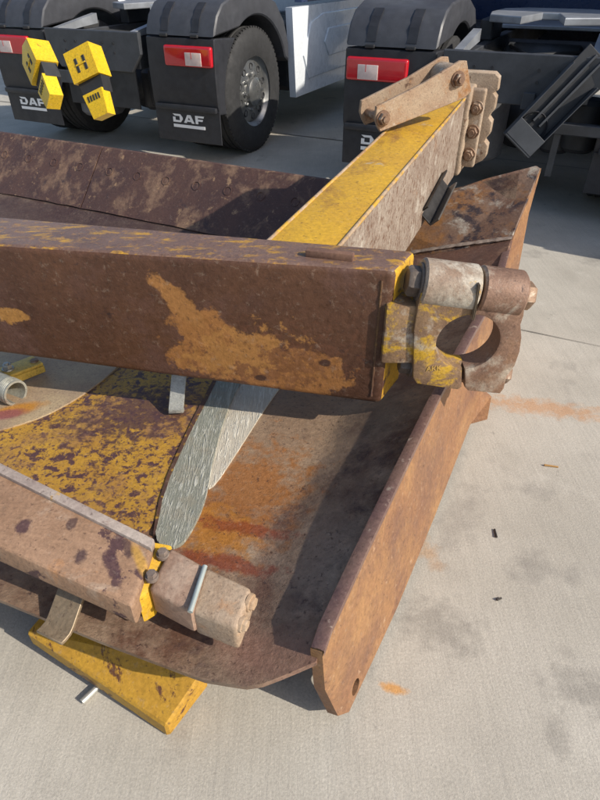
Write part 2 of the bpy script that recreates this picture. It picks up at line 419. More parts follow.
# cutting edge: two long segments, wear strip behind, bolts
MEDG = worn('cutting_edge_rust', (.105, .056, .043), (.075, .042, .037), patches=[((.23, .14, .09), 6, .50, .62, 3., (1, 1, .6)), ((.30, .19, .11), 14, .60, .66, 7.), ((.045, .03, .034), 5, .6, .7, 1.)], rough=.72, rough2=.45, bump=.35)
def edgept(u, s, off):     # s 0..1 up the cutting edge, off = distance proud of the board
    v = 2.13 + .31 * s; z = .205 + .31 * s
    n = Vector((0, -.72, .69))
    rise = bz(u, 2.3) - gz(2.3)
    return bw(u, v + n.y * off, z + rise + n.z * off)
def edgeseg(u0, u1, wob=0):
    b = bmesh.new(); N = 14; A = []
    for i in range(N + 1):
        u = u0 + (u1 - u0) * i / N
        dl = random.uniform(-.012, .012) * wob
        A.append([b.verts.new(edgept(u, s, o)) for s, o in ((dl, .03), (.97, .034), (1.0, .026), (1.0, 0), (dl, 0.0))])
    for i in range(N):
        for k in range(5): b.faces.new((A[i][k], A[i + 1][k], A[i + 1][(k + 1) % 5], A[i][(k + 1) % 5]))
    b.faces.new(A[0]); b.faces.new(A[-1][::-1]); return b
JU = buv(at(104, 152, .5))[0]
segs = [(JU + .006, 4.1), (.70, JU - .004)]
for k, (u0, u1) in enumerate(segs):
    so_ = mesh_obj('cutting_edge', edgeseg(u0, u1, 1), MEDG, blade)
    n = int((u1 - u0) / .205)
    for i in range(n):
        u = u0 + .12 + (u1 - u0 - .24) * i / max(1, n - 1); p = edgept(u, .62, .033)
        d = (edgept(u, .6, .06) - edgept(u, .6, 0)).normalized(); M = Matrix.Translation(p) @ frame_of(d)
        mesh_obj('plow_bolt', lathe([(.028, -.006), (.028, .0025), (.024, .003), (.023, -.001), (.004, .0015)], M, 16), MEDG, so_, 40)
# ragged base strip the cutting edge is bolted to
b = bmesh.new(); A = []
for i in range(41):
    u = .62 + 3.45 * i / 40
    A.append([b.verts.new(edgept(u, s, o)) for s, o in ((-.17 + random.uniform(-.05, .05), .002), (-.15, .019), (.06, .019), (.06, .002))])
for i in range(40):
    for k in range(4): b.faces.new((A[i][k], A[i + 1][k], A[i + 1][(k + 1) % 4], A[i][(k + 1) % 4]))
b.faces.new(A[0]); b.faces.new(A[-1][::-1])
mesh_obj('base_strip', b, worn('base_strip_rust', (.07, .04, .035), (.04, .025, .027), patches=[((.30, .20, .11), 12, .58, .64, 2.)]), blade)

# corner wear plate (end bit): flat plate rising to its tip
MBIT = worn('end_bit_rust', (.14, .075, .05), (.20, .13, .09), patches=[((.24, .115, .045), 6, .50, .62, 3.), ((.045, .033, .036), 8, .52, .60, 5.), ((.33, .29, .24), 9, .56, .66, 8.)], rough=.65, rough2=.38, metal=.15, scale=6)
tip = at(540, 168, .70); ua, va = buv(tip)
E = [at(372, 262, .30), at(450, 251, .41), at(512, 238, .495), tip - BU * .004, tip + BU * .02 + Vector((0, 0, .012)), at(486, 178, .645), at(440, 194, .56), at(372, 222, .45)]
def plate(P, th, nrm=None, bev=.004):
    c = sum(P, Vector()) / len(P)
    n = Vector()
    for i in range(len(P)): n += (P[i] - c).cross(P[(i + 1) % len(P)] - c)
    n.normalize()
    if nrm and n.dot(nrm) < 0: n = -n
    b = bmesh.new(); A = [b.verts.new(p) for p in P]; D = [b.verts.new(p - n * th) for p in P]; k = len(P)
    b.faces.new(A); b.faces.new(D[::-1])
    for i in range(k): b.faces.new((A[i], D[i], D[(i + 1) % k], A[(i + 1) % k]))
    bmesh.ops.recalc_face_normals(b, faces=b.faces[:])
    if bev: bmesh.ops.bevel(b, geom=b.edges[:], offset=bev, segments=1, affect='EDGES', clamp_overlap=True)
    return b
eb = mesh_obj('end_bit', plate(E, .03, Vector((0, -1, 1))), MBIT, blade)
en = (E[1] - E[0]).cross(E[5] - E[0]).normalized()
if en.z < 0: en = -en
MW = plain('weld_bead', (.27, .21, .17), .55, .15, var=.35, vs=60)
b = bmesh.new(); p0, p1 = E[0].lerp(E[7], .06), E[2]
pp = None
for i in range(46):
    t = i / 45; p = p0.lerp(p1, t) + en * (.001 + .008 * math.sin(t * 3.14)); M = Matrix.Translation(p) @ frame_of(p1 - p0)
    rr = .0075 + .0012 * math.sin(i * 2.2) + .001 * math.sin(i * 5.1); pts = [b.verts.new(M @ Vector((rr * 2.0 * math.cos(a), rr * math.sin(a), 0))) for a in [k * math.pi / 4 for k in range(8)]]
    if pp:
        for k in range(8): b.faces.new((pp[k], pp[(k + 1) % 8], pts[(k + 1) % 8], pts[k]))
    pp = pts
mesh_obj('weld', b, MW, eb, 60)
for (x, y, z) in ((420, 233, .42), (447, 226, .46), (427, 216, .47)):
    # bolt holes, oval and bright inside
    p = at(x, y, z); tt = (E[0] - p).dot(en) / en.dot(p - camo.location); p = p + (p - camo.location) * tt
    mesh_obj('bolt_hole', lathe([(.013, 0), (.013, .004), (.008, .004), (.008, .001)], Matrix.Translation(p + en * .001) @ frame_of(en), 14), MW, eb)

mesh_obj('corner_plate', plate([E[0] - en * .004, E[2] - en * .004, at(500, 275, .45), at(496, 300, .44), at(440, 330, .32), at(372, 310, .26)], .02, Vector((0, -1, 1))), worn('corner_rust', (.15, .075, .05), (.10, .055, .042), patches=[((.24, .14, .09), 10, .54, .66, 3.)]), blade)
# end plate: tall outer cheek of the blade, leaning, with a slotted near corner
MEP = worn('cheek_rust', (.275, .14, .066), (.215, .105, .056), patches=[((.34, .185, .08), 3, .45, .65, 3., (1, .35, 1)), ((.15, .075, .052), 6, .54, .70, 5., (1, .4, 1)), ((.18, .095, .06), 2, .52, .68, 9.), ((.38, .24, .15), 30, .62, .7, 2.)], rough=.7, rough2=.5, scale=4, bump=.3)
b = bmesh.new(); rows = []
for tp, bt in list(zip(topE, botE))[:-2] + [(topE[-2], at(504, 345, .03)), (at(511, 243, .478), at(518, 272, .27)), (at(526, 205, .585), at(529, 213, .54)), (tip + BU * -.006, tip + BU * -.006 - Vector((0, 0, .02)))]:
    rows.append([tp.lerp(bt, k / 8) for k in range(9)])
out = Vector((.86, -.4, .25)).normalized()
f = [[b.verts.new(p) for p in r] for r in rows]; bk = [[b.verts.new(p - out * .028) for p in r] for r in rows]
nr = len(rows)
for j in range(nr - 1):
    for k in range(8):
        b.faces.new((f[j][k], f[j][k + 1], f[j + 1][k + 1], f[j + 1][k])); b.faces.new((bk[j][k], bk[j + 1][k], bk[j + 1][k + 1], bk[j][k + 1]))
    b.faces.new((f[j][0], f[j + 1][0], bk[j + 1][0], bk[j][0])); b.faces.new((f[j][8], bk[j][8], bk[j + 1][8], f[j + 1][8]))
for k in range(8):
    b.faces.new((f[0][k], bk[0][k], bk[0][k + 1], f[0][k + 1])); b.faces.new((f[-1][k], f[-1][k + 1], bk[-1][k + 1], bk[-1][k]))
ep = mesh_obj('end_plate', b, MEP, blade, 35)
# foot at the lower far corner
P = [at(466, 425, .03), at(470, 424, .0), at(488, 420, .0), at(492, 396, .02), at(480, 385, .10)]
mesh_obj('foot', plate(P, .03, out), MEP, ep)
# slot in near corner : bright-edged lifting hole
pa, pb = rows[1][5].lerp(rows[2][5], .28), rows[1][6].lerp(rows[2][6], .30)
hp = at(354, 686, .13)
fn = (rows[2][5] - rows[1][5]).cross(rows[1][7] - rows[1][4]).normalized()
if fn.dot(out) < 0: fn = -fn
tt = (rows[1][5] - hp).dot(fn) / fn.dot(hp - camo.location); hp = hp + (hp - camo.location) * tt
M = Matrix.Translation(hp + fn * .002) @ frame_of(fn)
cut = mesh_obj('cutter', tube(hp - fn * .2, hp + fn * .2, .021, seg=20), MEP)
md = ep.modifiers.new('hole', 'BOOLEAN'); md.operation = 'DIFFERENCE'; md.object = cut; md.solver = 'EXACT'
bpy.context.view_layer.update(); dg = bpy.context.evaluated_depsgraph_get()
eb_ = ep.evaluated_get(dg); me = bpy.data.meshes.new_from_object(eb_); ep.modifiers.clear(); ep.data = me; bpy.data.objects.remove(cut)
# worn bright top lip of the cheek
b = bmesh.new(); pr = None
for tp in topE:
    c = tp - out * .014; ring = [b.verts.new(c + out * x + Vector((0, 0, z))) for x, z in ((.019, -.02), (.019, .004), (.008, .009), (-.012, .007), (-.017, -.02))]
    if pr:
        for k in range(4): b.faces.new((pr[k], ring[k], ring[k + 1], pr[k + 1]))
    pr = ring
mesh_obj('top_lip', b, worn('lip_rust', (.15, .085, .08), (.21, .13, .10), patches=[((.42, .33, .26), 25, .6, .68, 3.)], rough=.5, rough2=.3, metal=.2), ep, 50)
# inner gusset of the wing behind the clamp is the wing itself; yellow stiffener box under the top edge
MYS = worn('scraped_yellow', (.50, .28, .03), (.40, .21, .03), patches=[((.12, .05, .025), 16, .56, .60, 4., (1, .3, 1)), ((.30, .17, .07), 5, .58, .7, 8.)], rough=.6, rough2=.45)
P = [at(20, 640, .0), at(172, 727, .0), at(203, 676, .10), at(60, 600, .12)]
a0, a1 = at(26, 632, .10), at(166, 727, .055)
q1 = at(206, 668, .13); q0 = a0 + BV * .22 + Vector((0, 0, .02))
dn = Vector((0, 0, -.055))
hx = [a0 + dn, a1 + dn, q1 + dn * 1.5 , q0 + dn, a0, a1, q1, q0]
mesh_obj('stiffener', hexa(hx, .006, 1), MYS, blade)
# hidden feet of the back ribs that carry the blade
for u in (.75, 1.9, 3.1):
    p = bw(u, 1.15, 0); M = Matrix.Translation(p) @ Matrix.Rotation(math.atan2(BU.y, BU.x), 4, 'Z')
    mesh_obj('back_rib', box(-.04, .04, -.8, .8, 0.001, .055, .004, 1, M=M), MYS, blade)

# ================================================================== PUSH FRAME (two box arms)
ZT = .85
A_L = at(-60, 241.5, ZT); A_R = at(395, 270.5, ZT); B_R = at(416, 250, ZT); B_L = at(-60, 211, ZT)
fr_root = thing('push_frame', 'heavy box-section push frame laid across the blade, brown arm and yellow arm meeting', 'push frame', (0, 1.55, .41))
FR = Vector((0, 1.55, .41))
MARM = worn('arm_brown', (.112, .052, .028), (.075, .035, .022),
    patches=[((.125, .066, .052), 2.2, .52, .7, 5.), ((.035, .02, .02), 10, .64, .7, 1.)],
    spots=[((.30, .135, .045), tuple(atY(250, 352, 1.53) - FR), (.235, .4, .094), (0, R(-7), 0), 1., .06, .5, 11),
           ((.30, .135, .045), tuple(atY(312, 362, 1.53) - FR), (.125, .4, .085), (0, R(9), 0), 1., .06, .45, 13),
           ((.31, .14, .045), tuple(atY(205, 328, 1.53) - FR), (.11, .4, .075), (0, R(-30), 0), 1., .08, .5, 13),
           ((.33, .155, .05), tuple(atY(180, 300, 1.53) - FR), (.115, .4, .034), (0, R(-50), 0), 1., .10, .5, 16),
           ((.13, .055, .03), tuple(atY(270, 350, 1.53) - FR), (.2, .4, .09), (0, R(8), 0), .55, .25, 1.4, 40),
           ((.38, .185, .055), tuple(atY(235, 345, 1.53) - FR), (.14, .4, .06), (0, R(20), 0), .8, .2, 1.3, 24),
           ((.05, .025, .02), tuple(atY(325, 348, 1.53) - FR), (.02, .2, .015), (0, 0, 0), .9, .15, .3, 16),
           ((.05, .025, .02), tuple(atY(262, 368, 1.53) - FR), (.02, .2, .012), (0, 0, 0), .9, .15, .3, 16),
           ((.36, .18, .05), tuple(atY(3, 326, 1.53) - FR), (.05, .3, .03), (0, 0, 0), 1., .08, .5, 14)],
    rough=.62, rough2=.36, scale=3, bump=.35, bumpscale=90)
MTOP = worn('arm_top_brown', (.185, .115, .09), (.135, .08, .062),
    patches=[((.46, .25, .035), 16, .53, .62, 5., (.6, 1.6, 1)), ((.30, .16, .06), 34, .55, .64, 8.)], rough=.5, rough2=.3, scale=6, bump=.4)
zb = .405; zbl = .475
def dropz(p, z): return Vector((p.x, p.y, z))
H0 = [dropz(A_L, zbl), dropz(A_R, zb), dropz(B_R, zb), dropz(B_L, zbl), A_L, A_R, B_R, B_L]
for i in (1,): H0[i] = H0[i] + Vector((-.004, 0, 0))
bmA = hexa(H0, .020, 4)
jitter(bmA, .0015, 0, 6)
arm = mesh_obj('cross_arm', bmA, MARM, fr_root, 35)
arm.data.materials.append(MTOP)
MCAP = worn('cap_yellow', (.62, .36, .03), (.52, .28, .03), patches=[((.12, .06, .05), 10, .55, .62, 6.), ((.16, .10, .08), 30, .6, .66, 2.)], rough=.55)
arm.data.materials.append(MCAP)
for p in arm.data.polygons:
    if p.normal.z > .5: p.material_index = 1
    elif p.normal.x > .72: p.material_index = 2
# yellow weld line down the end of the front face, small welded bar on the top
fx = (A_R - A_L).normalized(); fnrm = Vector((fx.y, -fx.x, 0))
b = bmesh.new(); pr = None
for i in range(28):
    t = i / 27; p = dropz(A_R, ZT - .03 - (ZT - zb - .06) * t) - fx * .032 + fnrm * .001; rr = .0035 + .0012 * math.sin(i * 1.9)
    ring = [b.verts.new(p + fx * (rr * math.cos(a)) + fnrm * (rr * .8 * math.sin(a))) for a in [k * math.pi / 3 for k in range(6)]]
    if pr:
        for k in range(6): b.faces.new((pr[k], pr[(k + 1) % 6], ring[(k + 1) % 6], ring[k]))
    pr = ring
mesh_obj('weld', b, worn('weld_mix', (.13, .07, .03), (.08, .04, .03), patches=[((.4, .23, .04), 20, .58, .66, 2.)]), arm, 60)
q0, q1 = at(306, 251, ZT + .012), at(354, 256, ZT + .012); dd = (q1 - q0).normalized(); nn = Vector((-dd.y, dd.x, 0))
hx = [q0 - nn * .013 - Vector((0, 0, .014)), q1 - nn * .013 - Vector((0, 0, .014)), q1 + nn * .013 - Vector((0, 0, .014)), q0 + nn * .013 - Vector((0, 0, .014))]
hx += [p + Vector((0, 0, .022)) for p in hx]
mesh_obj('welded_bar', hexa(hx, .006, 2), worn('bar_rust', (.14, .075, .06), (.20, .11, .07)), arm, 40)

# far arm
n0L, n0R = at(262, 245, ZT - .012), at(336, 251, ZT - .012)
e0L, e0R = at(427, 92, .955), at(466, 98, .955)
HT = .40
MFY = worn('arm_yellow', (.60, .35, .03), (.52, .29, .035), patches=[((.30, .15, .04), 5, .56, .68, 4., (1, .5, 1)), ((.11, .055, .035), 30, .66, .71, 8.), ((.45, .36, .24), 8, .62, .7, 1.)], rough=.6, rough2=.42, scale=4, bump=.3)
MFG = worn('arm_grey_side', (.34, .28, .225), (.24, .18, .14), patches=[((.15, .085, .055), 60, .50, .62, 4., (1, 1, .6)), ((.50, .45, .38), 9, .55, .7, 8.), ((.25, .12, .05), 5, .6, .72, 2.)], rough=.75, rough2=.5, scale=7, bump=.45, bumpscale=140)
dwn = Vector((0, 0, -HT)); back = (n0R - e0R).normalized() * 0.0
H1 = [n0L + dwn, n0R + dwn, e0R + dwn * .95, e0L + dwn * .95, n0L, n0R, e0R, e0L]
fa = mesh_obj('long_arm', hexa(H1, .010, 3), MFY, fr_root, 35)
fa.data.materials.append(MFG)
for p in fa.data.polygons:
    if p.normal.z < .55: p.material_index = 1
# pale rim along the arm's top edge
ad = (e0R - n0R).normalized(); ar = Vector((ad.y, -ad.x, 0)).normalized()
for s0, s1, nm in ((n0R, e0R, 1), (n0L, e0L, -1)):
    b = tube(s0 + ar * nm * -.004 + Vector((0, 0, -.002)), s1 + ar * nm * -.004 + Vector((0, 0, -.002)), .007, seg=8)
    mesh_obj('edge_weld', b, worn('pale_rim', (.42, .33, .24), (.30, .18, .09), patches=[((.55, .31, .04), 12, .5, .6, 3.)]), fa, 60)

# end casting of the far arm: head block, side flange with three bolts, lobed rear flange
MCS = worn('casting_tan', (.40, .31, .225), (.31, .22, .15), patches=[((.46, .26, .05), 7, .60, .68, 4.), ((.16, .085, .05), 14, .60, .68, 9.), ((.55, .50, .43), 10, .58, .68, 1.)], rough=.8, rough2=.6, scale=8, bump=.5)
ac = (e0L + e0R) / 2
hm = Matrix((ar, ad, Vector((0, 0, 1)))).transposed().to_4x4(); hm.translation = Vector((ac.x, ac.y, 0)); hm = hm
wl = (e0R - e0L).length / 2
zt = ac.z
head = mesh_obj('arm_head', box(-wl - .004, wl + .012, -.02, .17, zt - .38, zt + .035, .016, 3, M=hm), MCS, fr_root, 40)
fl = mesh_obj('flange', box(wl + .0, wl + .075, .03, .072, zt - .345, zt + .03, .012, 3, M=hm), MCS, fr_root, 40)
# lobed flange: stack of three knuckles
poly = []
zs0, zs1 = zt - .36, zt + .085
poly = [(-wl - .03, zs1 - .02), (-wl, zs1), (wl + .09, zs1), (wl + .115, zs1 - .02), (wl + .118, zs1 - .075)]
for k in range(3):
    z1 = zs1 - .08 - k * .115
    poly += [(wl + .098, z1 - .008), (wl + .118, z1 - .028), (wl + .118, z1 - .085), (wl + .102, z1 - .108)]
poly += [(wl + .06, zs0), (-wl - .03, zs0)]
mesh_obj('rear_flange', prism(poly, 'y', .115, .185, .01, 2, M=hm), MCS, fr_root, 40)
MB_ = worn('bolt_rust', (.30, .20, .13), (.20, .12, .08), patches=[((.45, .38, .30), 30, .55, .65, 3.)], rough=.6, rough2=.4, metal=.3)
for k in range(3):
    p = hm @ Vector((wl + .04, .03, zt - .055 - k * .112))
    mesh_obj('bolt', hexbolt(p, -ad, .028, .024, .014), MB_, fl, 40)

# trunnion clamp at the end of the cross arm (split bearing)
MCL = worn('clamp_rust', (.27, .165, .115), (.19, .11, .075), patches=[((.46, .40, .32), 7, .53, .64, 4.), ((.26, .15, .09), 5, .5, .66, 2.), ((.06, .035, .03), 16, .62, .68, 6.)], rough=.65, rough2=.42, metal=.15, scale=7, bump=.4)
MCLT = worn('clamp_pale', (.40, .34, .27), (.24, .16, .11), patches=[((.50, .45, .37), 8, .48, .6, 4.), ((.13, .075, .05), 9, .58, .66, 2.), ((.50, .30, .04), 10, .64, .69, 6.)], rough=.65, rough2=.45, scale=8, bump=.4)
MCLY = worn('clamp_yellow', (.27, .17, .09), (.17, .10, .065), patches=[((.50, .30, .03), 9, .50, .56, 4.), ((.11, .06, .045), 12, .58, .64, 2.), ((.42, .37, .30), 6, .60, .7, 7.)], rough=.65, rough2=.45, scale=8, bump=.4)
ycl = A_R.y - .03                         # plane of its near face
dep = .08
cc = atY(468, 343, ycl); rin = .088
def lp(px, py): q = atY(px, py, ycl); return (q.x - cc.x, q.z - cc.z)
def clampM(): return Matrix.Translation(Vector((cc.x, ycl, cc.z)))
t0 = lp(478, 300); t1 = lp(463, 388); tilt = math.atan2(t0[1] - t1[1], t0[0] - t1[0]) - math.pi / 2
m2 = math.pi / 2 + tilt; ga = .045
def bore(a0, a1, n=26): return [(rin * math.cos(a0 + (a1 - a0) * i / n), rin * math.sin(a0 + (a1 - a0) * i / n)) for i in range(n + 1)]
body = [lp(478.5, 300), lp(474, 297), lp(427, 291), lp(421, 293), lp(418, 305), lp(414, 330), lp(413, 378), lp(417, 384), lp(458, 390), lp(462, 387)]
left = mesh_obj('clamp_body', prism(body + bore(m2 + math.pi - ga, m2 + ga), 'y', 0, dep, .006, 2, M=clampM()), MCLY, fr_root, 35)
capo = [lp(465, 388), lp(468, 391), lp(500, 394), lp(504, 389), lp(507, 377), lp(515, 366), lp(520, 352), lp(522, 338), lp(521, 325), lp(524, 316), lp(525, 308), lp(522, 303), lp(486, 299), lp(482, 301)]
cap = mesh_obj('clamp_cap', prism(capo + bore(m2 - ga, m2 - math.pi + ga), 'y', 0, dep, .006, 2, M=clampM()), MCL, fr_root, 35)
# round bolt bosses over and under the bore, bolts through them
def cl(px, py, y): q = lp(px, py); return clampM() @ Vector((q[0], y, q[1]))
yb = .055
for nm, L0, L1, R0, R1, rb in ((1, (423, 291), (479.5, 298), (482, 298.5), (526, 304), .066), (-1, (414, 374), (463, 379), (466, 379.5), (503, 383), .040)):
    mesh_obj('bolt_boss', tube(cl(*L0, yb), cl(*L1, yb), rb, seg=28, bev=.006), MCLT if nm > 0 else MCLY, left, 40)
    mesh_obj('bolt_boss', tube(cl(*R0, yb), cl(*R1, yb), rb, seg=28, bev=.006), MCL, cap, 40)
    dx = (cl(*R1, yb) - cl(*L0, yb)).normalized()
    mesh_obj('clamp_bolt', hexbolt(cl(*R1, yb), dx, .040 if nm > 0 else .032, .034), MB_, cap, 40)
    mesh_obj('clamp_bolt', hexbolt(cl(*L0, yb), -dx, .042 if nm > 0 else .032, .036), worn('nut_grey' + str(nm), (.20, .16, .13), (.10, .075, .06), rough=.55), left, 40)
# shim pack in the split
b = bmesh.new()
for k in range(4):
    M = clampM() @ Matrix.Rotation(-tilt, 4, 'Y')
    box(-.0032 + k * .0017, -.0032 + k * .0017 + .001, -.012 - .003 * (k % 2), dep, .080 + .004 * (k % 3), .178 + .005 * (k % 2), M=M, bm=b)
mesh_obj('shim_pack', b, plain('shim', (.22, .17, .12), .5, .4), cap)
# lug joining clamp to arm end
pz0, pz1 = cc.z - .10, cc.z + .05
mesh_obj('clamp_lug', box(A_R.x - .015, cc.x + lp(418, 340)[0], ycl + .012, ycl + dep + .03, cc.z + lp(414, 366)[1], cc.z + lp(414, 308)[1], .008, 2), MCLY, fr_root, 40)
# paint mark AKK on the clamp
MMK = plain('mark_yellow', (.48, .30, .07), .7, var=.4, vs=90)
def mark(text, size, M, m, parent, name):
    cu = bpy.data.curves.new('t', 'FONT'); cu.body = text; cu.size = size; cu.extrude = .0006; cu.offset = size * .015
    o = bpy.data.objects.new('t', cu); C.objects.link(o); dg = bpy.context.evaluated_depsgraph_get(); me = bpy.data.meshes.new_from_object(o.evaluated_get(dg))
    b = bmesh.new(); b.from_mesh(me); bmesh.ops.transform(b, matrix=M, verts=b.verts[:]); bpy.data.objects.remove(o); bpy.data.meshes.remove(me)
    return mesh_obj(name, b, m, parent)
mark('AKK', .022, clampM() @ Matrix.Translation((lp(426, 371)[0], -.0012, lp(426, 371)[1])) @ Matrix.Rotation(R(-6), 4, 'Y') @ Matrix.Rotation(R(90), 4, 'X'), MMK, left, 'painted_mark')

# ================================================================== LINK lying on the far arm
MLK = worn('link_rust', (.30, .19, .12), (.38, .28, .19), patches=[((.30, .14, .05), 12, .55, .66, 4.), ((.12, .065, .04), 18, .62, .68, 7.), ((.52, .45, .37), 9, .60, .7, 1.)], rough=.75, rough2=.55, scale=9, bump=.4)
k1, k0 = at(452, 80, zt + .13), at(374, 112, zt + .03)
# measured at the link's own distance (on top of the arm's head)
ld = (k1 - k0); ld.normalize(); lx = ld; lz = Vector((0, 0, 1)); ly = lz.cross(lx).normalized(); lz = lx.cross(ly)
LM = Matrix((lx, ly, lz)).transposed().to_4x4(); LM.translation = k0
LL = (k1 - k0).length
link = thing('clevis_link', 'rusty double-plate link with pins lying on the yellow arm head', 'link', k0)
def linkplate(y0, y1):
    P = [(-.03, -.035), (-.02, -.06), (LL * .5, -.064), (LL + .01, -.066), (LL + .045, -.05), (LL + .03, .075), (LL, .085), (LL * .55, .058), (-.02, .042), (-.035, .0)]
    return prism(P, 'y', y0, y1, .003, 1, M=LM)
mesh_obj('side_plate', linkplate(-.075, -.058), MLK, link, 40)
mesh_obj('side_plate', linkplate(.062, .079), MLK, link, 40)
mesh_obj('spacer', tube(LM @ Vector((LL - .02, -.06, .02)), LM @ Vector((LL - .02, .064, .02)), .052, seg=24, bev=.006), MCS, link, 40)
mesh_obj('web', box(.05, LL * .78, -.058, .062, -.03, -.014, M=LM), MCS, link)
for x_, z_ in ((LL - .02, .02), (.0, -.012)):
    mesh_obj('pin_head', hexbolt(LM @ Vector((x_, -.075, z_)), -ly, .026, .022, .01), MB_, link, 40)
mesh_obj('pin', tube(LM @ Vector((.0, -.058, -.012)), LM @ Vector((.0, .062, -.012)), .016, seg=12), MB_, link, 40)

# ================================================================== LOWER ARM
ZA = .50
aL, aR = at(-45, 443, ZA + .01), at(155, 542, .44)
bL, bR = at(-55, 522, ZA + .01), at(132, 607, .43)
arm3 = thing('short_push_arm', 'pinkish rust-spotted flat arm with bolted rod end resting on the blade rim', 'push arm', aR)
MA3 = worn('arm_pink', (.33, .205, .13), (.255, .15, .09),
    patches=[((.45, .36, .28), 5, .50, .66, 3.), ((.085, .045, .045), 9, .585, .62, 14.), ((.40, .20, .09), 7, .60, .7, 8.)], rough=.75, rough2=.5, scale=6, bump=.4,
    spots=[((.07, .035, .04), tuple(at(22, 520, .5) - aR), (.014, .022, .1), (0, 0, 0), .9, .2, .55, 32), ((.07, .04, .04), tuple(at(80, 552, .47) - aR), (.014, .018, .1), (0, 0, 0), .9, .2, .55, 32),
           ((.07, .035, .04), tuple(at(112, 567, .45) - aR), (.014, .045, .1), (0, 0, R(-25)), .9, .2, .6, 32), ((.08, .045, .04), tuple(at(72, 522, .47) - aR), (.01, .016, .1), (0, 0, 0), .85, .2, .55, 32),
           ((.08, .045, .04), tuple(at(125, 540, .47) - aR), (.01, .03, .1), (0, 0, R(-25)), .85, .2, .55, 32), ((.46, .26, .05), tuple(at(140, 560, .44) - aR), (.012, .04, .1), (0, 0, R(-30)), .8, .3)])
dz = Vector((0, 0, -.07))
mesh_obj('beam', hexa([bL + dz, bR + dz, aR + dz, aL + dz, bL, bR, aR, aL], .010, 3), MA3, arm3, 35)
# pale ridge plate along the back edge
q = [aL + Vector((0, 0, .0)), aR, aR.lerp(bR, .16), aL.lerp(bL, .14)]
hx = [p + Vector((0, 0, -.01)) for p in q] + [p + Vector((0, 0, .012)) for p in q]
mesh_obj('ridge_plate', hexa(hx, .004, 2), worn('ridge_pale', (.42, .36, .31), (.30, .24, .21), patches=[((.55, .31, .03), 9, .62, .68, 2.), ((.20, .12, .09), 14, .6, .7, 6.)]), arm3, 40)
# yellow throat and rod end block
tL, tR = at(150, 541, .43), at(137, 600, .41); uL, uR = at(172, 545, .42), at(150, 592, .40)
tz = Vector((0, 0, -.09))
mesh_obj('throat', hexa([tR + tz, uR + tz, uL + tz, tL + tz, tR, uR, uL, tL], .006, 2), worn('throat_yellow', (.66, .40, .02), (.55, .31, .03), patches=[((.12, .07, .04), 10, .58, .66, 3.)]), arm3, 40)
MRE = worn('rod_end', (.43, .33, .24), (.33, .22, .14), patches=[((.08, .045, .04), 9, .62, .66, 17.), ((.42, .24, .13), 8, .58, .68, 5.)], rough=.75, rough2=.55, scale=8, bump=.4)
def slab(a, b_, c, d, zz):
    return [p + Vector((0, 0, -zz)) for p in (a, b_, c, d)] + [a, b_, c, d]
e1 = (at(148, 589, .415), at(192, 612, .415), at(207, 567, .43), at(170, 546, .43))
e2 = (at(191, 611, .405), at(237, 629, .405), at(252, 588, .425), at(205, 566, .425))
mesh_obj('rod_end', hexa(slab(*e1, .085), .012, 3), worn('rod_end_pink', (.38, .25, .18), (.30, .19, .13), patches=[((.42, .30, .22), 8, .5, .6, 3.), ((.12, .07, .06), 12, .62, .68, 5.)]), arm3, 40)
r2 = mesh_obj('rod_block', hexa(slab(*e2, .085), .012, 3), MRE, arm3, 40)
s0, s1 = at(205, 566, .432), at(190, 612, .422)
mesh_obj('clamp_band', tube(s0, s1, .006, seg=8), plain('band_grey', (.36, .40, .38), .5, .3), arm3, 50)
bd = (e2[1] - e2[0]).normalized(); bd.z = 0
bd2 = (e2[2] - e2[1]).normalized()
for t, r in ((.25, .014), (.78, .016)):
    p = (e2[1] + Vector((0, 0, -.02))).lerp(e2[2] + Vector((0, 0, -.02)), t)
    mesh_obj('bolt', hexbolt(p, bd, r, .014, 0), worn('bolt_pale%d' % int(t * 100), (.46, .36, .26), (.36, .22, .12)), r2, 40)
for (x, y) in ((152, 577), (163, 555)):
    p = at(x, y, .425); mesh_obj('nut', hexbolt(p, Vector((0, 0, 1)), .012, .016), worn('nut%d' % x, (.26, .22, .18), (.16, .12, .10)), arm3, 40)

# ================================================================== STEEL STRAPS
def strap(name, label, P, wv, th, m, cat='strap'):
    """bent flat bar through points P, wv = width vector"""
    P = [Vector(p) for p in P]; b = bmesh.new(); rings = []
    # rounded bends
    Q = [P[0]]
    for i in range(1, len(P) - 1):
        a = P[i] + (P[i - 1] - P[i]).normalized() * .015; c = P[i] + (P[i + 1] - P[i]).normalized() * .015
        Q += [a, (a + c) / 4 + P[i] / 2, c]
    Q.append(P[-1])
    for i, p in enumerate(Q):
        d = (Q[min(i + 1, len(Q) - 1)] - Q[max(0, i - 1)]).normalized(); nn = d.cross(wv).normalized() * th / 2
        rings.append([b.verts.new(p + wv / 2 + nn), b.verts.new(p - wv / 2 + nn), b.verts.new(p - wv / 2 - nn), b.verts.new(p + wv / 2 - nn)])
    for i in range(len(rings) - 1):
        for k in range(4): b.faces.new((rings[i][k], rings[i][(k + 1) % 4], rings[i + 1][(k + 1) % 4], rings[i + 1][k]))
    b.faces.new(rings[0][::-1]); b.faces.new(rings[-1])
    bmesh.ops.recalc_face_normals(b, faces=b.faces[:])
    bmesh.ops.bevel(b, geom=[e for e in b.edges if e.is_manifold and e.calc_face_angle() > .8], offset=.0015, segments=1, affect='EDGES')
    c = P[-1]
    bmesh.ops.transform(b, matrix=Matrix.Translation(-c), verts=b.verts[:])
    o = mesh_obj(name, b, m, None, 40); o.location = c
    return tag(o, label, cat)
MGAL = worn('galvanised', (.42, .42, .38), (.33, .33, .30), patches=[((.14, .09, .07), 14, .64, .7, 3.), ((.54, .54, .50), 20, .55, .65, 5.)], rough=.5, rough2=.3, metal=.35, scale=12, bump=.2)
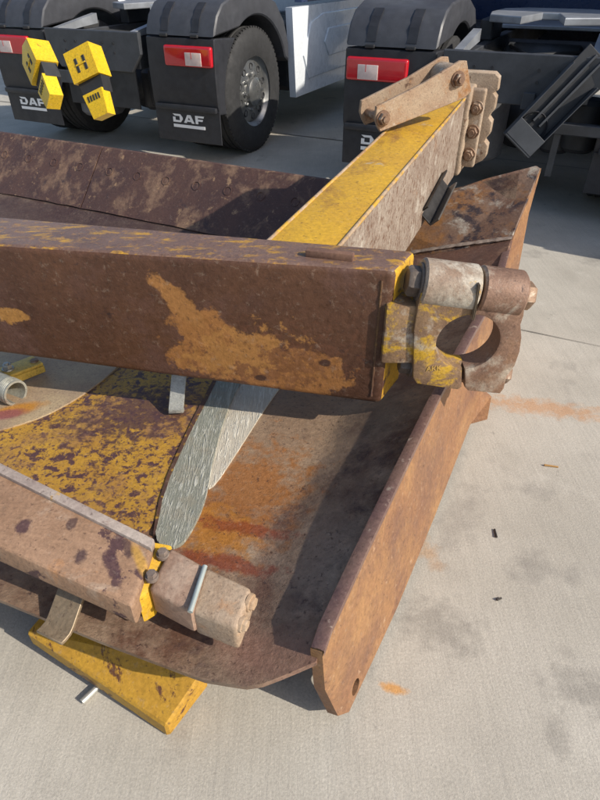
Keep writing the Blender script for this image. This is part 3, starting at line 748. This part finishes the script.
pb_ = on_board(177, 416); pt = at(181, 360, .415)
strap('steel_strap', 'pale grey steel strap hanging from the brown arm to the yellow plate', [pt + Vector((0, .03, .004)), pt + Vector((0, -.012, 0)), pb_ + Vector((0, -.012, .02)), pb_ + Vector((0, .015, .018))], Vector((.05, .004, 0)), .012, MGAL)
MBRS = worn('strap_brown', (.22, .16, .10), (.30, .23, .15), patches=[((.10, .06, .04), 9, .58, .68, 3.)], rough=.55, rough2=.35, metal=.3)
ps = at(74, 583, .36); pf = on_board(60, 632)
strap('steel_strap', 'dull brown bent strap under the spotted arm on the blade rim', [ps + Vector((.05, .06, -.006)), ps + Vector((.0, -.004, -.006)), pf + Vector((0, 0, .012)), pf + Vector((-.014, -.022, .012))], Vector((.066, -.03, 0)), .010, MBRS)
pk = at(444, 182, .64); pq = at(425, 219, .57)
MBLK = plain('black_iron', (.035, .032, .03), .45, .3, var=.4)
ch = thing('channel_clip', 'black iron channel wedged between the yellow arm and the blade corner', 'clip', pq)
cd = (pk - pq).normalized(); M = Matrix.Translation(pq) @ frame_of(cd, Vector((.3, -1, .5)))
CLn = (pk - pq).length
mesh_obj('web', box(-.035, .035, -.004, .004, 0, CLn, .002, 1, M=M), MBLK, ch)
mesh_obj('flange', box(-.042, -.034, -.004, .05, 0, CLn, .002, 1, M=M), plain('black_iron_edge', (.10, .09, .08), .4, .3), ch)
mesh_obj('flange', box(.034, .042, -.004, .05, 0, CLn, .002, 1, M=M), MBLK, ch)

# ================================================================== PIPE AND YELLOW BRACKET in the blade
p1 = on_board(17, 389) + Vector((0, 0, .048)); pd = Vector((-.80, .45, .02)).normalized()
p1 = on_board(20, 404) + Vector((0, 0, .048))
pipe = mesh_obj('pipe_stub', tube((0, 0, 0), pd * .26, .046, seg=28, inner=.038), worn('pipe_zinc', (.40, .40, .34), (.30, .29, .25), patches=[((.16, .10, .07), 12, .6, .68, 3.)], rough=.5, rough2=.3, metal=.4), None, 40)
bm2 = bmesh.new(); bm2.from_mesh(pipe.data)
for k in range(5):
    lathe([(.0455, .006 + k * .007), (.0478, .009 + k * .007), (.0455, .012 + k * .007)], frame_of(pd), 28, closed=True, bm=bm2)
bm2.to_mesh(pipe.data); bm2.free(); pipe.location = p1 
tag(pipe, 'grey threaded pipe stub lying open-ended in the blade', 'pipe')
by0, by1 = on_board(-25, 404) + Vector((0, 0, .08)), on_board(42, 372) + Vector((0, 0, .06))
MBY = worn('bracket_yellow', (.72, .50, .10), (.64, .42, .08), patches=[((.30, .17, .06), 10, .64, .7, 3.)], rough=.5, rough2=.35)
brk = thing('yellow_bracket', 'bright yellow flat bracket with a bolt beside the pipe stub', 'bracket', by1 - Vector((0, 0, .05)))
dd = (by1 - by0).normalized(); nn = Vector((dd.y, -dd.x, 0)).normalized() * .038; up = Vector((0, 0, .014))
mesh_obj('plate', hexa([by0 + nn - up, by1 + nn - up, by1 - nn - up, by0 - nn - up, by0 + nn, by1 + nn, by1 - nn, by0 - nn], .006, 2), MBY, brk, 40)
mesh_obj('side_lip', hexa([by0 + nn - up * 3, by1 + nn - up * 3, by1 + nn * .8 - up * 3, by0 + nn * .8 - up * 3, by0 + nn - up, by1 + nn - up, by1 + nn * .8 - up, by0 + nn * .8 - up], .002, 1), MBY, brk, 40)
pbt = by0.lerp(by1, .57) - nn * .1
mesh_obj('bolt', hexbolt(pbt, (0, 0, 1), .017, .022, .006), plain('zinc', (.45, .43, .38), .35, .6), brk, 40)
mesh_obj('bolt', hexbolt(by0.lerp(by1, .93) + nn * .25, (0, 0, 1), .012, .008), MB_, brk, 40)

# stray bits on the slab
pz_ = at(95, 693, 0)
bo = mesh_obj('loose_bolt', join(tube((-.022, -.028, .012), (.014, .02, .012), .008, seg=10), hexbolt((.014, .02, .012), (.6, .8, 0), .013, .012)), plain('zinc_bright', (.62, .62, .58), .35, .6), None, 40)
bo.location = pz_; tag(bo, 'shiny zinc bolt on the concrete below the yellow stiffener', 'bolt')
def scrap(px, py, L, a, m, label, name='twig'):
    b = tube((-L / 2, 0, .004), (L / 2, .003, .004), .004, .003, seg=7); jitter(b, .002, 0, 40)
    o = mesh_obj(name, b, m, None, 60); o.location = at(px, py, 0); o.rotation_euler.z = R(a); tag(o, label, 'debris')
MTW = plain('dark_scrap', (.04, .032, .028), .8)
scrap(496, 534, .035, 80, MTW, 'short dark scrap on open concrete beside the blade')
scrap(551, 467, .05, -15, plain('ochre_scrap', (.40, .22, .07), .8), 'thin ochre sliver on open concrete', 'sliver')
scrap(499, 600, .016, 10, MTW, 'tiny black crumb on the pale concrete', 'crumb')

# ================================================================== TRUCKS
MPL = plain('black_plastic', (.026, .027, .032), .50, var=.25, vs=14, spec=.4)
MPL2 = plain('grey_plastic', (.05, .052, .06), .48, var=.2, vs=14)
MRUB = plain('tyre_rubber', (.028, .028, .029), .78, var=.3, vs=25)
MRIM = plain('rim_silver', (.36, .36, .35), .3, .85, var=.25, vs=14)
MRED = plain('lens_red', (.50, .012, .022), .16, spec=.6, var=.06, coat=.5)
MWHT = plain('lens_clear', (.62, .50, .47), .16, spec=.6, coat=.5)
MLOGO = plain('logo_white', (.80, .80, .80), .6, var=.04)
MCH = plain('chassis_grey', (.058, .062, .07), .5, .2, var=.25, vs=8)
MCHD = plain('chassis_dark', (.026, .027, .03), .6, .1, var=.3, vs=12)
MSK = plain('cab_white', (.76, .80, .84), .28, coat=.4, var=.02)
MBLU = plain('cab_navy', (.02, .035, .09), .3, coat=.4)
MGL = plain('glass_dark', (.02, .024, .03), .08, spec=.7)
MCY = worn('chock_yellow', (.80, .52, .02), (.72, .44, .02), patches=[((.35, .20, .03), 18, .64, .7, 3.)], rough=.5, rough2=.35)
MSIL = plain('fifth_wheel_steel', (.34, .36, .39), .4, .4, var=.2, vs=8)
WY, WZ, WR = .70, .52, .515
def arc(r, a0, a1, n=18): return [(WY + r * math.cos(R(a0 + (a1 - a0) * i / n)), WZ + r * math.sin(R(a0 + (a1 - a0) * i / n))) for i in range(n + 1)]
# letters as heavy wide outlines, unit height
LET = {'D': [[(0, 0), (0, 1), (1.15, 1), (1.5, .72), (1.5, .28), (1.15, 0)], [(.0, .62), (.0, .36), (.42, .36), (.42, .64)], None],
       }
def letters(bm, x0, z0, h, M):
    def q(P):
        b = prism([(x0 + x * h, z0 + z * h) for x, z in P], 'y', 0, .003, M=M); join(bm, b)
    # D
    q([(.0, .0), (.0, .24), (1.05, .24), (1.42, .24), (1.2, 0)]); q([(.35, .76), (.0, 1), (1.2, 1), (1.45, .76)]); q([(1.08, .24), (1.08, .76), (1.45, .76), (1.55, .62), (1.55, .36), (1.42, .24)]); q([(0, .24), (0, .62), (.40, .62), (.40, .24)])
    x0 += 1.72 * h
    # A
    q([(0, 0), (.62, 1), (1.0, 1), (.42, 0)]); q([(.78, .82), (1.0, 1), (1.14, 1), (1.66, 0), (1.24, 0)]); q([(.42, .16), (.55, .38), (1.1, .38), (1.18, .16)])
    x0 += 1.85 * h
    # F
    q([(0, 0), (0, 1), (.4, 1), (.4, 0)]); q([(.4, .76), (.4, 1), (1.4, 1), (1.3, .76)]); q([(.4, .34), (.4, .58), (1.2, .58), (1.1, .34)])
def wheel(root, s, inner):
    xo = s * 1.225; M = Matrix.Translation((xo, WY, WZ)) @ frame_of((-s, 0, 0))
    ty = [(.29, .015), (.33, .004), (.42, -.004), (.47, .01), (WR - .012, .03), (WR, .05), (WR, .085), (WR - .012, .09), (WR - .012, .10), (WR, .105), (WR, .15), (WR - .012, .155), (WR - .012, .165), (WR, .17), (WR, .215), (WR - .012, .22), (WR - .012, .23), (WR, .235), (WR, .265), (WR - .02, .29), (.42, .31), (.30, .30), (.30, .02)]
    wo = mesh_obj('wheel', lathe([(.295, .02), (.302, .012), (.302, .025), (.288, .034), (.276, .056), (.258, .066), (.235, .060), (.175, .050), (.125, .046), (.118, .016), (.10, .006), (.07, .002), (.02, .0)], M, 48, cap0=False), MRIM, root, 35, world=False)
    tyo = mesh_obj('tyre', lathe(ty, M, 56, closed=True), MRUB, wo, 35, world=False)
    # lugs: cross-cut tread blocks
    b = bmesh.new()
    for k in range(72):
        a = 2 * math.pi * k / 72; Mk = M @ Matrix.Rotation(a, 4, 'Z')
        box(WR - .02, WR + .004, -.014, .014, .032, .052, M=Mk, bm=b)
    mesh_obj('tread_lugs', b, MRUB, tyo, world=False)
    for k in range(10):
        a = 2 * math.pi * (k + .5) / 10; c = M @ Vector((.222 * math.cos(a), .207 * math.sin(a), .054))
        mesh_obj('hand_hole', lathe([(.029, -.02), (.029, .004), (.026, .005), (.02, -.004)], Matrix.Translation(c) @ frame_of((s, 0, 0)) @ Matrix.Rotation(0, 4, 'Z'), 16), MCHD, wo, 40, world=False)
        c = M @ Vector((.150 * math.cos(a + .31), .150 * math.sin(a + .31), .048))
        mesh_obj('wheel_nut', hexbolt(c, (s, 0, 0), .017, .028), MRIM, wo, 40, world=False)
    # inner twin tyre
    Mi = Matrix.Translation((s * .89, WY, WZ)) @ frame_of((-s, 0, 0))
    mesh_obj('tyre', lathe(ty, Mi, 40, closed=True), MRUB, root, 35, world=False)
    mesh_obj('hub', tube((s * .95, WY, WZ), (s * 1.2, WY, WZ), .10, seg=18), MCHD, root, 40, world=False)
def truck(label, loc, rot, cabm, opts):
    t = thing('tractor_truck', label, 'truck', loc, 'tractor trucks parked in a row', rot)
    def mk(name, b, m, par=None, sm=None): return mesh_obj(name, b, m, par or t, sm, world=False)
    for s in (-1, 1):
        x0, x1 = sorted((s * .57, s * 1.245))
        # lower rear shell of the mudguard
        lo = [(.02, .44), (-.005, .52), (-.012, .75), (.0, .99), (.02, 1.0)] + arc(.585, 128, 189, 14)
        shell = mk('mudguard', prism(lo, 'x', x0, x1, .022, 3), MPL, None, 35)
        hi = [(.004, 1.01), (.02, 1.06), (.07, 1.15), (.16, 1.225), (.30, 1.265), (.55, 1.28), (.85, 1.27), (1.08, 1.20), (1.24, 1.05), (1.33, .86), (1.335, .70)] + arc(.60, 22, 118, 22)
        mk('arch', prism(hi, 'x', x0 + (.0 if s > 0 else -.004), x1 + (.004 if s > 0 else 0), .03, 3), MPL2, shell, 35)
        # raised lip under the light, carrying the flap
        xs = sorted((s * .60, s * 1.225))
        mk('lip', box(xs[0], xs[1], -.03, .01, .455, .50, .014, 2), MPL, shell, 40)
        # straps and clips on the arch
        for cx in (.76, 1.06):
            def strp(x_):
                b = bmesh.new(); L = []
                for yy, zz in ((.012, 1.035), (.05, 1.125), (.10, 1.183), (.16, 1.227)):
                    L.append([b.verts.new((x_ + k, yy - .002, zz + .004)) for k in (-.035, .035)] + [b.verts.new((x_ + k, yy + .02, zz - .012)) for k in (.035, -.035)])
                for i in range(3):
                    for k in range(4): b.faces.new((L[i][k], L[i][(k + 1) % 4], L[i + 1][(k + 1) % 4], L[i + 1][k]))
                b.faces.new(L[0][::-1]); b.faces.new(L[-1]); return b
            mk('strap', strp(s * cx), MPL, shell)
            mk('clip', box(s * cx - .035, s * cx + .035, -.014, .01, 1.0, 1.022, .006, 2), MCHD, shell)
        # tail light
        xa, xb = s * .76, s * 1.225
        xa, xb = min(xa, xb), max(xa, xb)
        tl = mk('tail_light', box(xa, xb, -.035, .02, .795, .945, .022, 4), MRED, None, 40)
        wa = sorted((s * .975, s * 1.13)); mk('clear_lens', box(wa[0], wa[1], -.041, -.030, .805, .90, .004, 2), MWHT, tl, 40)
        mk('light_rib', box(wa[0] + .06, wa[0] + .065, -.0425, -.035, .855, .90), MRED, tl)
        # flap with lettering
        fl_ = mk('mudflap', box(x0 + .005, x1 - .0, .004, .014, .20, .47, .003, 1), MPL, None)
        bb = bmesh.new(); h = .066; Wt = 5.0 * h; xl = s * .92 - Wt / 2
        letters(bb, xl, .355, h, Matrix.Translation((0, .0005, 0))); mk('lettering', bb, MLOGO, fl_)
        mk('lettering_bar', box(xl, xl + Wt, .0005, .0035, .313, .338), MLOGO, fl_)
        wheel(t, s, True)
        # chassis rail
        rl = mk('chassis_rail', box(s * .42 - .035, s * .42 + .035, .03, 5.2, .74, .985, .006, 1), MCH)
    # rear crossmember with bent flanges and holes
    cm = mk('crossmember', prism([(-.52, 1.02), (.52, 1.02), (.52, .86), (.40, .72), (-.40, .72), (-.52, .86)], 'y', -.03, .012, .006, 1), MCH)
    for x_ in (-.30, -.18, .12, .24):
        for z_ in (.86, .93): mk('rivet', tube((x_, -.036, z_), (x_, -.028, z_), .011, seg=10), MCHD, cm)
    # slanted rail ends, air tanks, axle, fifth wheel
    for s in (-1, 1):
        mk('rail_horn', prism([(.02, 1.02), (.55, 1.10), (.55, 1.02), (.02, .98)], 'x', s * .43 - .03, s * .43 + .03, .004, 1), MSIL)
    mk('axle', tube((-.9, WY, WZ), (.9, WY, WZ), .09, seg=20), MCHD, None, 40)
    mk('differential', lathe([(.02, -.2), (.16, -.17), (.22, -.05), (.22, .08), (.14, .2), (.03, .24)], Matrix.Translation((0, WY, WZ)) @ frame_of((0, -1, .05)), 24), MCHD, None, 40)
    mk('air_bellows', tube((-.26, .26, .30), (-.26, .26, .73), .205, seg=32, bev=.03), plain('bellows_grey', (.10, .10, .105), .5, var=.2), None, 40)
    mk('air_bellows', tube((.46, .30, .40), (.46, .30, .74), .12, seg=28, bev=.03), MCHD, None, 40)
    mk('air_bellows', tube((.30, .40, .36), (.30, .40, .70), .12, seg=28, bev=.03), MCHD, None, 40)
    mk('cross_tube', tube((-.42, .45, .88), (.42, .45, .88), .06, seg=16), MCHD, None, 40)
    mk('cross_tube', tube((-.42, 1.9, .86), (.42, 1.9, .86), .07, seg=16), MCHD, None, 40)
    mk('air_tank', tube((-.30, 1.15, .86), (.30, 1.15, .86), .11, seg=20, bev=.03), MCH, None, 40)
    mk('hose', tube((-.2, .3, .95), (.28, 1.0, .93), .018, seg=8), MCHD, None, 40)
    mk('hose', tube((.1, .25, .93), (-.25, 1.1, .95), .015, seg=8), MCHD, None, 40)
    fw = mk('fifth_wheel', prism([(-.45, 1.12), (-.40, .80), (-.15, .66), (-.06, 1.15), (.06, 1.15), (.15, .66), (.40, .80), (.45, 1.12), (.42, 1.55), (.25, 1.72), (-.25, 1.72), (-.42, 1.55)], 'z', 1.125, 1.175, .008, 2), MSIL)
    mk('saddle_bracket', box(-.50, -.40, 1.0, 1.45, .985, 1.13, .01, 1), MCH, fw); mk('saddle_bracket', box(.40, .50, 1.0, 1.45, .985, 1.13, .01, 1), MCH, fw)
    mk('deck_plate', box(-.52, .52, 1.95, 2.75, 1.0, 1.03, .005, 1), MSIL)
    # cab and side skirts
    cabp = [(3.0, .95), (2.95, 1.2), (2.95, 3.3), (3.3, 3.75), (4.6, 3.75), (5.25, 2.6), (5.35, 1.3), (5.35, .42), (4.95, .36), (4.9, .95)]
    cb = mk('cab', prism(cabp, 'x', -1.25, 1.25, .06, 3), cabm, None, 40)
    mk('rear_window', box(-.6, .6, 2.935, 2.96, 2.2, 2.8), MGL, cb)
    mk('windscreen', prism([(5.27, 2.55), (4.75, 3.5), (4.72, 3.48), (5.2, 2.5)], 'x', -1.1, 1.1), MGL, cb)
    for s in (-1, 1):
        xs = sorted((s * 1.19, s * 1.262))
        sk = mk('side_skirt', prism([(1.46, .36), (1.38, 1.14), (4.2, 1.14), (4.2, .36)], 'x', xs[0], xs[1], .012, 2), MSK, None, 40)
        # pressed panel relief: raised tapering field with a second step
        P1 = [(1.75, .50), (1.62, .72), (1.80, 1.0), (2.1, 1.06), (3.9, 1.06), (3.9, .50)]; P2 = [(2.25, .66), (2.12, .80), (2.22, .92), (3.7, .92), (3.7, .66)]
        mk('skirt_panel', prism(P1, 'x', s * 1.258, s * 1.278, .012, 3), MSK, sk, 40)
        mk('skirt_panel', prism(P2, 'x', s * 1.274, s * 1.292, .012, 3), MSK, sk, 40)
        mk('side_marker', box(s * 1.276 - .012, s * 1.276 + .012, 2.55, 2.63, .86, .90, .003, 1), plain('amber%d' % (s + 1), (.55, .17, .05), .3), sk)
        mk('tank', box(*sorted((s * .55, s * 1.18)), 1.5, 2.9, .40, 1.0, .05, 2), MCHD)
        # front wheel
        M = Matrix.Translation((s * 1.22, 4.5, .52)) @ frame_of((-s, 0, 0))
        fwh = mk('front_wheel', lathe([(.30, .02), (.29, .03), (.26, .06), (.18, -.02), (.02, -.04)], M, 32, cap0=False), MRIM, None, 40)
        mk('tyre', lathe([(.30, .015), (.42, -.004), (.50, .03), (.515, .06), (.515, .25), (.42, .31), (.30, .30)], M, 40, closed=True), MRUB, fwh, 40)
        mk('added_shade_deflector', prism([(1.62, 1.17), (1.9, 3.3), (3.3, 3.6), (3.3, 1.17)], 'x', *sorted((s * 1.17, s * 1.245)), .02, 2), MBLU, cb, 40)  # tall panels added so each truck shades its neighbour's skirt
    if opts == 'chocks':
        chock_rack(t, mk)
    elif opts == 'holder':
        holder(t, mk)
    return t
def chockmesh():
    """wheel chock: wedge with hollow slots, local: x right, y away, z up"""
    return None
def chock(loc, rotm, label, face):
    r = thing('wheel_chock', label, 'wheel chock', loc, 'yellow wheel chocks on the truck')
    M = rotm
    body = mesh_obj('body', prism([(-.13, .15), (.0, .21), (.13, .15), (.13, -.09), (-.13, -.09)] if not face else [(-.13, .14), (.13, .14), (.13, -.10), (-.13, -.10)], 'y', -.10, .09, .012, 2, M=M), MCY, r, 40, world=False)
    # top plate with the two slots, dark saddle and yellow nose below
    for k in (-.04, .04):
        mesh_obj('slot', box(k - .014, k + .014, -.104, -.098, -.04, .07, .004, 1, M=M), MCHD, body, world=False)
    mesh_obj('grip_bar', box(-.05, .05, -.108, -.099, .01, .022, .002, 1, M=M), MCY, body, world=False)
    mesh_obj('saddle', prism([(-.12, -.085), (.12, -.085), (.10, -.22), (-.10, -.22)], 'y', -.06, .07, .006, 1, M=M), MCHD, r, 40, world=False)
    ns = mesh_obj('nose', prism([(-.10, -.20), (.10, -.20), (.075, -.40), (-.075, -.40)], 'y', -.085, .03, .008, 1, M=M), MCY, r, 40, world=False)
    for k in range(5):
        mesh_obj('tread_slot', box(-.055 + k * .027 - .006, -.055 + k * .027 + .006, -.089, -.084, -.27, -.225, M=M), MCHD, ns, world=False)
    return r
def holder(t, mk):
    M = Matrix.Translation((.30, -.12, .80)) @ Matrix.Rotation(R(8), 4, 'Z') @ Matrix.Rotation(R(38), 4, 'Y') @ Matrix.Rotation(R(-12), 4, 'X')
    h = mk('chock_holder', box(-.105, .105, .03, .042, -.36, .30, .003, 1, M=M), MCHD)
    mk('holder_side', box(-.112, -.105, -.07, .042, -.36, .16, .002, 1, M=M), MCH, h); mk('holder_side', box(.105, .112, -.07, .042, -.36, .16, .002, 1, M=M), MCH, h)
    mk('holder_end', box(-.112, .112, -.075, .042, -.372, -.36, .002, 1, M=M), MCH, h)
    mk('holder_front', box(-.112, .112, -.078, -.07, -.36, -.24, .002, 1, M=M), MCH, h)
    mk('holder_rail', box(-.035, -.02, .0, .03, -.2, .28, .002, 1, M=M), MCH, h); mk('holder_rail', box(.02, .035, .0, .03, -.2, .28, .002, 1, M=M), MCH, h)
    mk('spring_ring', lathe([(.085, -.008), (.09, 0), (.085, .008), (.078, 0)], M @ Matrix.Translation((0, .01, -.22)) @ frame_of((0, 1, 0)), 24, closed=True), MPL, h, 40)
    mk('bracket_arm', box(.05, .13, -.05, .0, .70, .80, .004, 1), MCH, h)
    mk('tank_dot', tube((-.26, .05, .50), (-.26, .056, .50), .02, seg=14), MLOGO, None)
    mk('lower_bar', box(.18, .9, -.02, .05, .56, .63, .006, 1), MCH)
    mk('hanger', box(.30, .345, .0, .02, .28, .56, .003, 1), MCH)
def chock_rack(t, mk):
    mk('chock_bracket', box(-.50, .05, -.07, -.03, .60, .70, .004, 1), MCH)
    mk('back_panel', box(-.40, .40, .01, .03, .42, .74, .004, 1), MCHD)
LOC_A = at(222, 146, .20); LOC_A.z = 0
LOC_A = LOC_A - R2 * 1.245
LOC_B = at(341, 162, .20); LOC_B.z = 0
LOC_B = LOC_B + R2 * 1.245
tA = truck('white-skirted tractor truck with two yellow chocks hung on its rear', LOC_A, TA, MSK, 'chocks')
tB = truck('tractor truck with an empty black chock holder on its rear', LOC_B, TA, MBLU, 'holder')
tC = truck('tractor truck parked on the far side of the truck with the empty chock holder', LOC_B + R2 * 3.0 - F2 * .66, TA, MSK, None)
TM = Matrix.Translation(LOC_A) @ Matrix.Rotation(TA, 4, 'Z')
for (px, py, z, a, fc, lab) in ((42, 66, .86, 52, 1, 'yellow wheel chock hung beside the red tail light of the truck'), (89, 68, .86, 22, 0, 'yellow wheel chock hung at the middle of the truck crossmember')):
    p = at(px, py, z); Rm = Matrix.Rotation(TA + R(-10 if fc else 15), 4, 'Z') @ Matrix.Rotation(R(-a), 4, 'Y') @ Matrix.Rotation(R(-18), 4, 'X')
    chock(p, Rm @ Matrix.Scale(.88, 4), lab, not fc)

# far white car at the end of the yard
cr = thing('parked_car', 'small white car far across the yard beyond the trucks', 'car', at(440, 12, 0), None, R(-60))
def mkc(name, b, m, sm=None): return mesh_obj(name, b, m, cr, sm, world=False)
mkc('body', prism([(-2.1, .30), (-2.15, .62), (-1.95, .85), (-1.1, .95), (1.0, .97), (1.9, .92), (2.1, .70), (2.1, .32), (1.6, .26), (-1.6, .26)], 'x', -.88, .88, .06, 2), MSK, 40)
mkc('cabin', prism([(-1.15, .93), (-.45, 1.42), (.9, 1.45), (1.75, .95)], 'x', -.76, .76, .05, 2), MGL, 40)
mkc('roof', box(-.70, .70, -.42, .95, 1.44, 1.48, .01, 1), MSK)
for s in (-1, 1):
    for y in (-1.3, 1.3):
        mkc('wheel', lathe([(.18, .02), (.31, -.01), (.33, .03), (.33, .17), (.2, .2)], Matrix.Translation((s * .90, y, .33)) @ frame_of((-s, 0, 0)), 24), MRUB, 40)
    mkc('headlight', box(s * .68 - .14, s * .68 + .14, -2.17, -2.05, .60, .74, .02, 1), MWHT)
bpy.context.view_layer.update()
